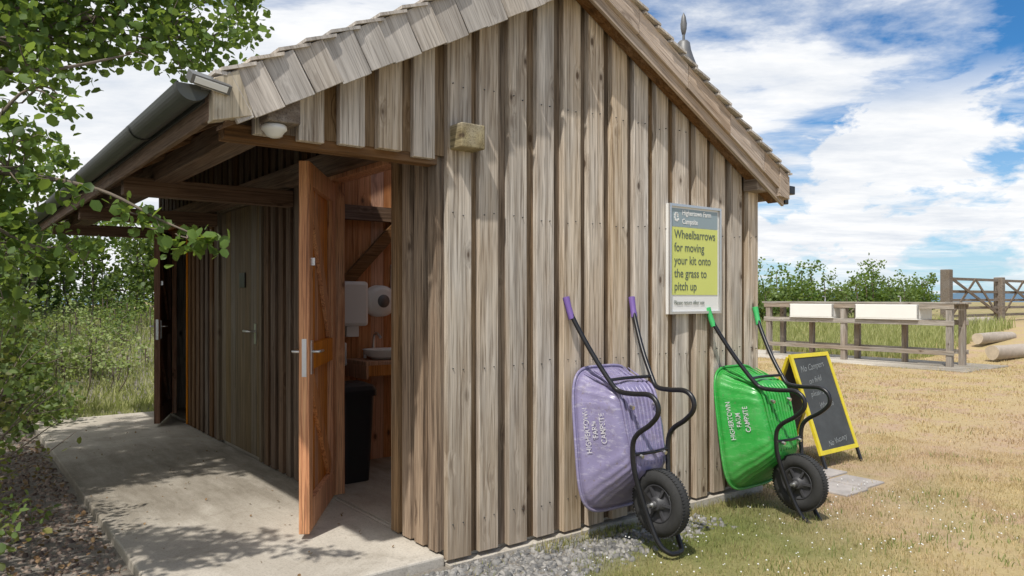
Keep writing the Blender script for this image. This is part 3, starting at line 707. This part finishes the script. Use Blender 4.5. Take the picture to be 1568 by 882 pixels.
# ------------------------------------------------------------ chalkboard
cb=empty('chalkboard_sign',(3.92,.25,0)); gz=-.09
M_YEL=plain('yellow_frame',(.66,.54,.03),.5,0,.25,8); M_SLATE=plain('chalkboard',(.055,.06,.062),.8,0,.6,5)
lo=Vector((0,.055,gz)); hi=Vector((0,.375,.82)); up=(hi-lo).normalized(); L_=(hi-lo).length
Mb=basis((3.62,lo.y,lo.z),(1,0,0),up)
m_=MB(); m_.box(.0,.035,.12,L_,-.012,.012,0,Mb); m_.box(.555,.59,.12,L_,-.012,.012,0,Mb); m_.box(.036,.554,L_-.035,L_-.0005,-.011,.011,0,Mb); m_.box(.036,.554,.1205,.155,-.011,.011,0,Mb)
m_.box(.02,.57,.14,L_-.02,-.008,.004,1,Mb)
for x_ in(.005,.56): m_.box(x_,x_+.028,-.0,.122,-.01,.01,2,Mb)
lob=Vector((0,.70,gz)); upb=(hi-lob).normalized(); Mr=basis((3.62,lob.y+.01,lob.z),(1,0,0),upb)
m_.box(.0,.045,.0,L_-.02,-.012,.012,0,Mr); m_.box(.545,.59,.0,L_-.02,-.012,.012,0,Mr); m_.box(.046,.544,.14,L_-.04,-.006,.006,1,Mr)
m_.obj('a_frame',[M_YEL,M_SLATE,M_BLACKM],cb,.002)
for i,(s,sz,xo) in enumerate([('No Campers',.075,.09),('on field',.07,.16),('please see',.066,.13),('Warden',.07,.2),('',.08,.1),('',.1,.1),('No Vacancy',.066,.16)]):
    if s: text(s,sz,M_CHALK,Mb@Matrix.Translation((xo,L_-.16-i*.105,.0050))@Matrix.Rotation(math.radians(random.uniform(1,7)),4,'Z'),cb,'chalk_writing',sx=.95,shear=.45,weight=-.0006)

dc=empty('paving_slab',(3.34,-.32,-.08)); m_=MB()
for x_,y_,w_,d_ in((3.02,-.45,.30,.32),(3.34,-.42,.28,.3),(3.08,-.1,.34,.2),(3.45,-.09,.25,.22)): 
    h=float(gh(x_,y_)); m_.box(x_,x_+w_,y_,y_+d_,h-.04,h+.014)
M_PAV=plain('paving_stone',(.34,.31,.29),.9,0,.5,9,.4); m_.obj('slabs',[M_PAV],dc,.006)

# ------------------------------------------------------------ washing-up station
ws=empty('outdoor_washing_up_table',(14,5.2,0)); m_=MB(); mz=MB()
zt_=1.2
for x_ in(13.6,13.78,13.96,14.14): m_.box(x_,x_+.16,3.05,7.35,zt_-.035,zt_)
for b in(3.2,5.35,7.2): 
    for x_ in(13.62,14.2): mz.box(x_,x_+.11,b-.055,b+.055,-.12,zt_-.036)
for x_ in(13.605,14.27):
    m_.box(x_,x_+.03,3.1,7.3,zt_-.46,zt_-.36); m_.box(x_,x_+.03,3.1,7.3,.16,.25); m_.box(x_,x_+.03,3.1,7.3,zt_-.13,zt_-.04)
mz.box(14.05,14.15,4.2,4.3,-.1,zt_-.04); mz.box(14.05,14.15,6.3,6.4,-.1,zt_-.04)
m_.obj('top_and_rails',[M_RUST],ws,.004); mz.obj('legs',[M_RUSTZ],ws,.004)
m_=MB()
for b0,b1 in((5.55,6.6),(3.75,5.05)):
    m_.box(13.56,13.603,b0,b1,zt_-.34,zt_-.05); m_.box(13.56,14.2,b0,b0+.03,zt_-.34,zt_-.05);m_.box(13.56,14.2,b1-.03,b1,zt_-.34,zt_-.05); m_.box(13.56,14.2,b0,b1,zt_-.36,zt_-.34)
m_.obj('sinks',[M_CERAM],ws,.01)
m_=MB()
for b in(4.4,6.1): m_.tube([(14.22,b,zt_),(14.22,b,zt_+.10),(14.12,b,zt_+.12)],.012)
m_.obj('taps',[M_STEEL],ws)
pd=MB(); pd.box(12.95,14.9,2.6,8.5,-.2,-.06); pd.obj('gravel_pad',[M_CONC],None,.02)

def gate(x0,x1,y):
    e=empty('field_gate',((x0+x1)/2,y,.5)); m_=MB(); g0=float(gh((x0+x1)/2,y))
    H=1.35
    for z_ in(.18,.42,.66,.92,H-.05): m_.box(x0,x1,y-.02,y+.02,g0+z_,g0+z_+.085)
    m_.beam((x0+.05,y-.035,g0+.2),(x0+(x1-x0)*.5,y-.035,g0+H),.025,.09); m_.beam((x1-.05,y-.035,g0+.2),(x0+(x1-x0)*.5,y-.035,g0+H),.025,.09)
    m_.beam((x0+.05,y-.06,g0+H),(x1-.1,y-.06,g0+.25),.025,.09)
    m_.obj('bars',[M_RUSTX],e,.003); k_=MB(); k_.box(x0,x0+.09,y+.02,y+.05,g0+.1,g0+H+.05); k_.box(x1-.09,x1,y+.02,y+.05,g0+.1,g0+H+.05); k_.obj('stiles',[M_RUSTX],e,.003)
gate(21.75,25.4,6.5); gate(25.7,29.4,6.5)
fp=empty('gate_posts',(21.6,6.5,.5)); m_=MB()
for x_,zz_ in((21.6,2.12),(25.55,1.95),(29.6,1.95)): m_.box(x_-.13,x_+.13,6.37,6.63,.2,zz_)
m_.obj('posts',[M_RUSTX],fp,.02)

M_LOGE=plain('cut_log_end',(.52,.44,.34),.8,0,.3,14); M_LOGB=plain('log_bark',(.36,.31,.26),.9,0,.4,12,.4)
def log(p,d,L,r):
    g0=float(gh(p[0],p[1])); e=empty('cut_log',(p[0],p[1],g0+r)); m_=MB(); c=Vector((p[0],p[1],g0+r*.85)); d=Vector((d[0],d[1],0)).normalized(); t=Vector((-d.y,d.x,0))
    n=22; rings=[]
    for k in range(7):
        cc=c+d*L*(k/6-.5)
        rings.append([cc+(t*math.cos(2*math.pi*i/n)+Vector((0,0,1))*math.sin(2*math.pi*i/n))*r*(1+.06*math.sin(3*2*math.pi*i/n+k)+random.uniform(-.025,.025)) for i in range(n)])
    vs=sum(rings,[]); fs=[(j*n+i,j*n+(i+1)%n,(j+1)*n+(i+1)%n,(j+1)*n+i) for j in range(6) for i in range(n)]
    m_.add(vs,fs,0,True); m_.add(rings[0],[tuple(range(n))],1); m_.add(rings[-1],[tuple(range(n))],1); m_.obj('trunk_piece',[M_LOGB,M_LOGE],e)
log((16.6,2.95),(1,-.25),1.9,.15); log((18.4,4.1),(1,-.1),1.6,.13); log((21.0,5.5),(1,-.1),1.5,.14)

# ------------------------------------------------------------ vegetation
def rot_mats(n,flat=.5):
    y=rng.normal(size=(n,3)); y/=np.linalg.norm(y,axis=1)[:,None]
    z=rng.normal(size=(n,3))*(1-flat)+np.array([0,0,1.])*flat*1.6; z-=y*(z*y).sum(1)[:,None]; z/=np.linalg.norm(z,axis=1)[:,None]
    x=np.cross(y,z); return np.stack([x,y,z],-1)
LEAF=np.array([(0,0,0),(-.38,.28,.09),(-.36,.72,.08),(0,1,-.03),(.36,.72,.08),(.38,.28,.09)])
def leaves(name,P,size,mat,parent=None,flat=.45,aspect=1.0):
    n=len(P); R=rot_mats(n,flat); s=size*rng.uniform(.6,1.25,n)
    L=LEAF*np.array([aspect,1,1]); V=np.einsum('nij,kj->nki',R,L)*s[:,None,None]+P[:,None,:]
    k=(np.arange(n)*6)[:,None]; F=np.concatenate([k+np.array([0,3,2,1]),k+np.array([0,5,4,3])],0)
    return npmesh(name,V,F,mat,parent)
def cluster_pts(cs,per_m3,clump=14,crad=.09,sq=(1,1,.8)):
    out=[];subs=[]
    for (x,y,z,r) in cs:
        n=max(3,int(per_m3*4.19*r**3/clump))
        d=rng.normal(size=(n,3)); d/=np.linalg.norm(d,axis=1)[:,None]; rad=r*rng.uniform(.25,1.0,n)**.5
        wob=1+.25*np.sin(d[:,0]*5+x*3)*np.cos(d[:,1]*4+y*7)
        c=np.array([x,y,z])+d*(rad*wob)[:,None]*np.array(sq); subs.append((np.array([x,y,z]),c))
        p=np.repeat(c,clump,0)+rng.normal(size=(n*clump,3))*crad*.6; out.append(p)
    return np.concatenate(out,0),subs
def twigs(m_,subs,frac=.5,r=.004):
    for c,cc in subs:
        for p in cc:
            if random.random()<frac:
                mid=(c+p)/2+rng.normal(size=3)*.03
                m_.tube([c,mid,p],[r*1.6,r,r*.5],0,5,2,False)
tree=empty('broadleaf_tree',(-3.4,2.6,0))
up_c=[(-.40,2.56,3.22,.30),(-.24,2.5,2.98,.13),(-.20,2.5,3.25,.14),(-.72,2.47,3.12,.36),(-1.15,2.52,3.16,.42),(-1.51,2.55,3.0,.44),(-1.08,1.94,2.80,.17),(-1.54,1.82,2.5,.24),(-1.75,1.9,2.75,.32),
 (-.32,2.65,3.6,.38),(-.8,2.7,3.7,.42),(-1.3,2.6,3.7,.5),(-2.0,2.4,3.4,.6),(-2.5,2.2,2.8,.55),(-1.9,2.3,2.2,.28),(-3.2,2.6,3.8,.9),(-2.4,3.4,4.2,.9),(-3.4,1.8,3.0,.7)]
lo_c=[(-1.78,.33,1.80,.18),(-1.62,.22,1.75,.12),(-1.50,.14,1.70,.09),(-1.40,.07,1.63,.08),(-1.30,-.01,1.575,.07),(-1.22,-.07,1.53,.05),(-1.15,-.12,1.52,.04),(-1.76,.3,1.5,.18),(-1.6,.22,1.50,.11),(-1.8,.32,2.0,.12),(-1.62,.2,2.03,.06),(-1.9,.4,1.65,.2),(-2.1,.55,1.9,.28),(-1.72,.3,2.2,.08),(-1.86,.36,1.33,.16),(-1.72,.27,1.9,.09),(-1.28,-.04,1.48,.035)]
P1,s1=cluster_pts(up_c,2300,12,.085); leaves('upper_leaves',P1,.062,M_LEAF,tree)
P2,s2=cluster_pts(lo_c,8200,8,.04); leaves('lower_leaves',P2,.045,M_LEAF,tree)
m_=MB()
m_.tube([(-3.4,2.6,-.1),(-3.35,2.6,.8),(-3.2,2.55,1.8),(-3.1,2.6,2.8),(-3.1,2.7,3.8)],[.17,.14,.12,.09,.05],0,14,6)
m_.tube([(-3.3,2.6,1.6),(-2.7,2.5,2.4),(-2.0,2.4,3.0),(-1.3,2.5,3.15),(-.5,2.5,3.2)],[.08,.06,.04,.022,.008],0,9,6)
m_.tube([(-2.2,2.4,2.9),(-1.7,2.5,3.3),(-.9,2.65,3.65),(-.4,2.65,3.65)],[.035,.025,.015,.007],0,8,6)
m_.tube([(-2.4,2.4,2.6),(-1.9,2.1,2.6),(-1.5,1.85,2.6),(-1.05,1.93,2.8)],[.03,.02,.012,.005],0,8,6)
m_.tube([(-3.2,2.5,1.2),(-2.7,1.5,1.6),(-2.1,.6,1.8),(-1.78,.33,1.78),(-1.5,.14,1.72),(-1.3,0,1.6),(-1.15,-.12,1.52)],[.05,.035,.02,.011,.007,.005,.002],0,8,6)
m_.tube([(-2.1,.6,1.8),(-1.85,.36,1.95),(-1.72,.28,2.1),(-1.6,.2,2.05)],[.012,.008,.005,.002],0,6,5)
m_.tube([(-2.1,.6,1.8),(-1.86,.36,1.6),(-1.7,.28,1.5),(-1.58,.2,1.5)],[.012,.008,.005,.002],0,6,5)
twigs(m_,s1,.45,.005); twigs(m_,s2,.5,.0022)
m_.obj('trunk_and_limbs',[M_BARK],tree)
hd=empty('hawthorn_hedge',(-2.1,2.5,0)); cs=[]
for k in range(26):
    b=.1+k*.24; sh=-.03 if k<14 else -.12
    cs.append((-1.93+sh+random.uniform(-.12,.12),b,random.uniform(.10,.4),random.uniform(.20,.30)))
    if k>2: cs.append((-2.04+random.uniform(-.12,.16),b,random.uniform(.55,1.2),random.uniform(.2,.34)))
P,s_=cluster_pts(cs,1900,12,.07); leaves('leaves',P,.036,M_LEAF3,hd)
cs2=[(c[0]+.06,c[1],c[2]+.12,c[3]*.85) for c in cs[::2]]
P,s2_=cluster_pts(cs2,3000,12,.07); leaves('bright_leaves',P,.036,M_LEAF2,hd)
m_=MB()
for k in range(34):
    b=random.uniform(.3,6); x=-2.05; tip=(x+random.uniform(.1,.65),b+random.uniform(-.4,.3),random.uniform(.5,1.2))
    m_.tube([(x,b,-.02),(x+.1,b,.35),((x+tip[0])/2+.1,(b+tip[1])/2,tip[2]*.8),tip],[.009,.007,.004,.0015],0,6,4)
twigs(m_,s_,.25,.003); m_.obj('stems',[M_BARK],hd)
tips=[(-1.50,2.2,.75,.08),(-1.40,1.7,.68,.06),(-1.6,1.4,.8,.08),(-1.65,2.8,.85,.12),(-1.6,3.4,.9,.14),(-1.6,1.9,.55,.07),(-1.7,1.0,.35,.09),(-1.62,1.3,.2,.08),(-1.55,2.4,.62,.07)]
P,s_=cluster_pts(tips,8000,6,.035); leaves('tip_leaves',P,.036,M_LEAF2,hd)
m_=MB()
for (x,y,z,r) in tips: m_.tube([(-2.15,y+.15,.3),(-1.9,y+.1,z*.85),(x,y,z)],[.01,.006,.002],0,6,5)
twigs(m_,s_,.6,.002); m_.obj('tip_stems',[M_BARK],hd)
def bush(name,cs,dens,size,mat,clump=12,crad=.12,mat2=None,flat=.45,stemr=.05):
    x=sum(c[0] for c in cs)/len(cs); y=sum(c[1] for c in cs)/len(cs); e=empty(name,(x,y,float(gh(x,y))))
    P,s_=cluster_pts(cs,dens,clump,crad)
    if mat2 is not None:
        sel=(np.sin(P[:,0]*1.3)+np.sin(P[:,1]*1.1+2)+rng.normal(size=len(P))*.3)>.4
        leaves('leaves',P[~sel],size,mat,e,flat); leaves('pale_leaves',P[sel],size,mat2,e,flat)
    else: leaves('leaves',P,size,mat,e,flat)
    m_=MB()
    for (cx_,cy_,cz_,r) in cs: m_.tube([(cx_*.7+x*.3,cy_*.7+y*.3,float(gh(cx_,cy_))-.1),(cx_,cy_,cz_*.5),(cx_,cy_,cz_)],[stemr,stemr*.7,.01],0,7,4)
    twigs(m_,s_,.12,.006); m_.obj('stems',[M_BARK],e)
def rc(x,y,z,r,n,sx=1,sy=1,sz=1,k=.45):
    return [(x+random.uniform(-1,1)*r*sx,y+random.uniform(-1,1)*r*sy,z+random.uniform(-1,1)*r*sz,r*k*random.uniform(.7,1.2)) for _ in range(n)]
bush('shrub',rc(-2.1,6.7,.9,.9,24),950,.065,M_LEAF2,mat2=M_LEAF4,stemr=.025)
bush('shrub',rc(-2.1,9.2,1.25,1.0,28,.85,1,.9),600,.08,M_LEAF2,mat2=M_LEAF4,stemr=.03)
bush('shrub',rc(.9,13.4,1.95,1.3,36,1.5,1,.62),420,.09,M_LEAF,mat2=M_LEAF2,stemr=.03)
bush('shrub',rc(-2.2,12.8,2.0,1.5,34),320,.10,M_LEAF,mat2=M_LEAF2)
for (x_,y_,z_) in((-.7,7.9,.42),(-.6,8.6,.55),(.3,8.8,.55),(-.3,9.9,.8),(.6,10.4,.95),(0,11.4,1.15),(1.1,11.6,1.2),(-.9,10.6,.95),(-1.2,9.4,.75)):
    bush('low_shrub',rc(x_,y_,z_,.7,14,1,.8,.30,.36),1000,.045,M_LEAF4,mat2=M_LEAF2,crad=.09,flat=.7,stemr=.01)
cs=[]
for k in range(60):
    x=7+k*.45; hh=1.3+.32*math.sin(k*.55)+.28*math.sin(k*1.7)+random.uniform(-.2,.2)
    if x>22.5: hh-=.3
    cs.append((x,12.3+random.uniform(-.5,.5),float(gh(x,12))+hh*.5,random.uniform(.65,.9)))
    cs.append((x,12.0+random.uniform(-.6,.6),float(gh(x,12))+hh+.30,random.uniform(.3,.52)))
bush('field_hedge',cs,260,.11,M_LEAF,12,.16,mat2=M_LEAF2)
def blades(name,P,h,w_,mat,lean=.4,parent=None):
    n=len(P); an=rng.uniform(0,6.283,n); d=np.stack([np.cos(an),np.sin(an),np.zeros(n)],1); la=rng.uniform(0,6.283,n)
    l=np.stack([np.cos(la),np.sin(la),np.zeros(n)],1)*(rng.uniform(0,lean,n)*h)[:,None]; up_=np.array([0,0,1.])*h[:,None]
    wv=d*(w_*.5)
    V=np.stack([P-wv,P+wv,P+l*.35+up_*.6+wv*.8,P+l*.35+up_*.6-wv*.8,P+l+up_*.97],1).reshape(-1,3)
    k=(np.arange(n)*5)[:,None]
    F=np.concatenate([k+np.array([0,1,2]),k+np.array([0,2,3]),k+np.array([3,2,4])],0)
    return npmesh(name,V,F,mat,parent)
def scatter(n,x0,x1,y0,y1,cond=None):
    x=rng.uniform(x0,x1,n);y=rng.uniform(y0,y1,n)
    if cond is not None: k_=cond(x,y); x,y=x[k_],y[k_]
    return np.stack([x,y,gh(x,y)-.003],1)
def gedge(x): return -.34-.30*ss((.9-x)/.9)+.05*np.sin(x*13)+.03*np.sin(x*29)
def lawn_ok(x,y):
    inside=(x>-1.3)&(x<2.66)&(y>-.02)&(y<6.05)
    grav=(x<1.7)&(y>gedge(x)+rng.normal(size=len(x))*.05)&(y<0.02)&(rng.random(len(x))>.08+.5*ss((x-1.1)/.6))
    pav=(x>3.0)&(x<3.72)&(y>-.45)&(y<.14)&(rng.random(len(x))>.1)
    return (~inside)&(~grav)&(~pav)&(x>-.9)
def patchy(P,keep=.22):
    f=.5+.5*np.sin(P[:,0]*2.3+np.sin(P[:,1]*1.9)*1.7)*np.sin(P[:,1]*2.7+np.sin(P[:,0]*1.3)*2)
    f=ss(f*1.3-.1); kp=np.where(P[:,0]<2,.6,keep)
    return P[rng.random(len(P))<kp+(1-kp)*f]
P=patchy(scatter(180000,-.8,5.5,-2.6,2.6,lawn_ok)); clump=.5+.5*np.sin(P[:,0]*9+np.sin(P[:,1]*7)*2)*np.sin(P[:,1]*8+1)
h=rng.uniform(.012,.034,len(P))*(.6+.9*clump)
blades('lawn_grass',P,h,.0035,M_GRASS,.9)
P=patchy(scatter(115000,5.5,17,-5,9)); clump=.5+.5*np.sin(P[:,0]*4+np.sin(P[:,1]*3)*2)*np.sin(P[:,1]*4+1)
blades('dry_field_grass',P,rng.uniform(.012,.045,len(P))*(.4+clump),.010,M_GRASS,.9)
P=scatter(300,4.2,21,-5,7); P2_=scatter(170,1.2,5,-2.3,1.5,lawn_ok); P=np.concatenate([P,P2_])
tp=np.repeat(P,18,0)+rng.normal(size=(len(P)*18,3))*np.array([.07,.07,0]); tp[:,2]=gh(tp[:,0],tp[:,1])-.003
M_TUFT=leafmat('tuft_blades',(.12,.15,.045),(.24,.28,.10),(.42,.40,.18),.35,.7)
blades('grass_tufts',tp,rng.uniform(.015,.055,len(tp)),.006,M_TUFT,.9)
P=scatter(16000,14.9,21,4.5,12); blades('rough_grass',P,rng.uniform(.12,.42,len(P)),.02,M_TALL,.5)
P=scatter(22000,-3,2.6,6.6,13); blades('meadow_grass',P,rng.uniform(.05,.20,len(P)),.012,M_TALL,1.0)
P=scatter(9000,-3,2.6,6.05,7.2); blades('path_grass',P,rng.uniform(.02,.08,len(P)),.01,M_TALL,.7)
P=scatter(1400,.5,2.8,-.18,-.05); blades('wall_edge_grass',P,rng.uniform(.02,.06,len(P)),.004,M_GRASS,.7)
P=scatter(260,.2,3.5,-1.6,-.2); P[:,2]+=.03
n=len(P); O=np.array([(1,0,0),(0,1,0),(-1,0,0),(0,-1,0),(0,0,.8),(0,0,-.5)])*.0065
V=(O[None]*rng.uniform(.6,1.2,n)[:,None,None]+P[:,None,:]); k=(np.arange(n)*6)[:,None]
F=np.concatenate([k+np.array(t) for t in((0,1,4),(1,2,4),(2,3,4),(3,0,4),(1,0,5),(2,1,5),(3,2,5),(0,3,5))],0); npmesh('clover_flowers',V,F,M_WHITE)
P=scatter(900,-2.4,-1.3,-.4,4.5); P[:,2]+=.02; M_LIT=leafmat('leaf_litter',(.12,.07,.035),(.24,.14,.07),(.36,.24,.13),.15,.8); leaves('leaf_litter',P,.03,M_LIT,None,.9)
P=scatter(130,-1.24,-.1,.1,5.6); P[:,2]=.0235; leaves('fallen_leaves',P,.018,M_LIT,None,.98)
ph=(1+5**.5)/2
ICO=np.array([(-1,ph,0),(1,ph,0),(-1,-ph,0),(1,-ph,0),(0,-1,ph),(0,1,ph),(0,-1,-ph),(0,1,-ph),(ph,0,-1),(ph,0,1),(-ph,0,-1),(-ph,0,1)])/1.9
IF=np.array([(0,11,5),(0,5,1),(0,1,7),(0,7,10),(0,10,11),(1,5,9),(5,11,4),(11,10,2),(10,7,6),(7,1,8),(3,9,4),(3,4,2),(3,2,6),(3,6,8),(3,8,9),(4,9,5),(2,4,11),(6,2,10),(8,6,7),(9,8,1)])
def stones(name,P,s0,s1,mat):
    n=len(P); R=rot_mats(n,.3); s=s0+(s1-s0)*rng.random(n)**1.7; sh=ICO[None]*rng.uniform(.6,1.25,(n,12,1))*np.array([1,.75,.55])
    V=np.einsum('nij,nkj->nki',R,sh)*s[:,None,None]+P[:,None,:]; k=(np.arange(n)*12)[:,None,None]
    return npmesh(name,V,(IF[None]+k).reshape(-1,3),mat)
P=scatter(9500,-1.3,1.8,-.80,-.03,lambda x,y:(y>gedge(x)-.04+rng.normal(size=len(x))*.05)&(y<-.055)&(rng.random(len(x))<np.clip(2.1-x,0,1)))
stones('grey_gravel',P,.009,.032,M_STG)
P=scatter(9000,-2.6,-1.27,-.6,5.4); stones('brown_gravel',P,.008,.028,M_STB)
print('done')
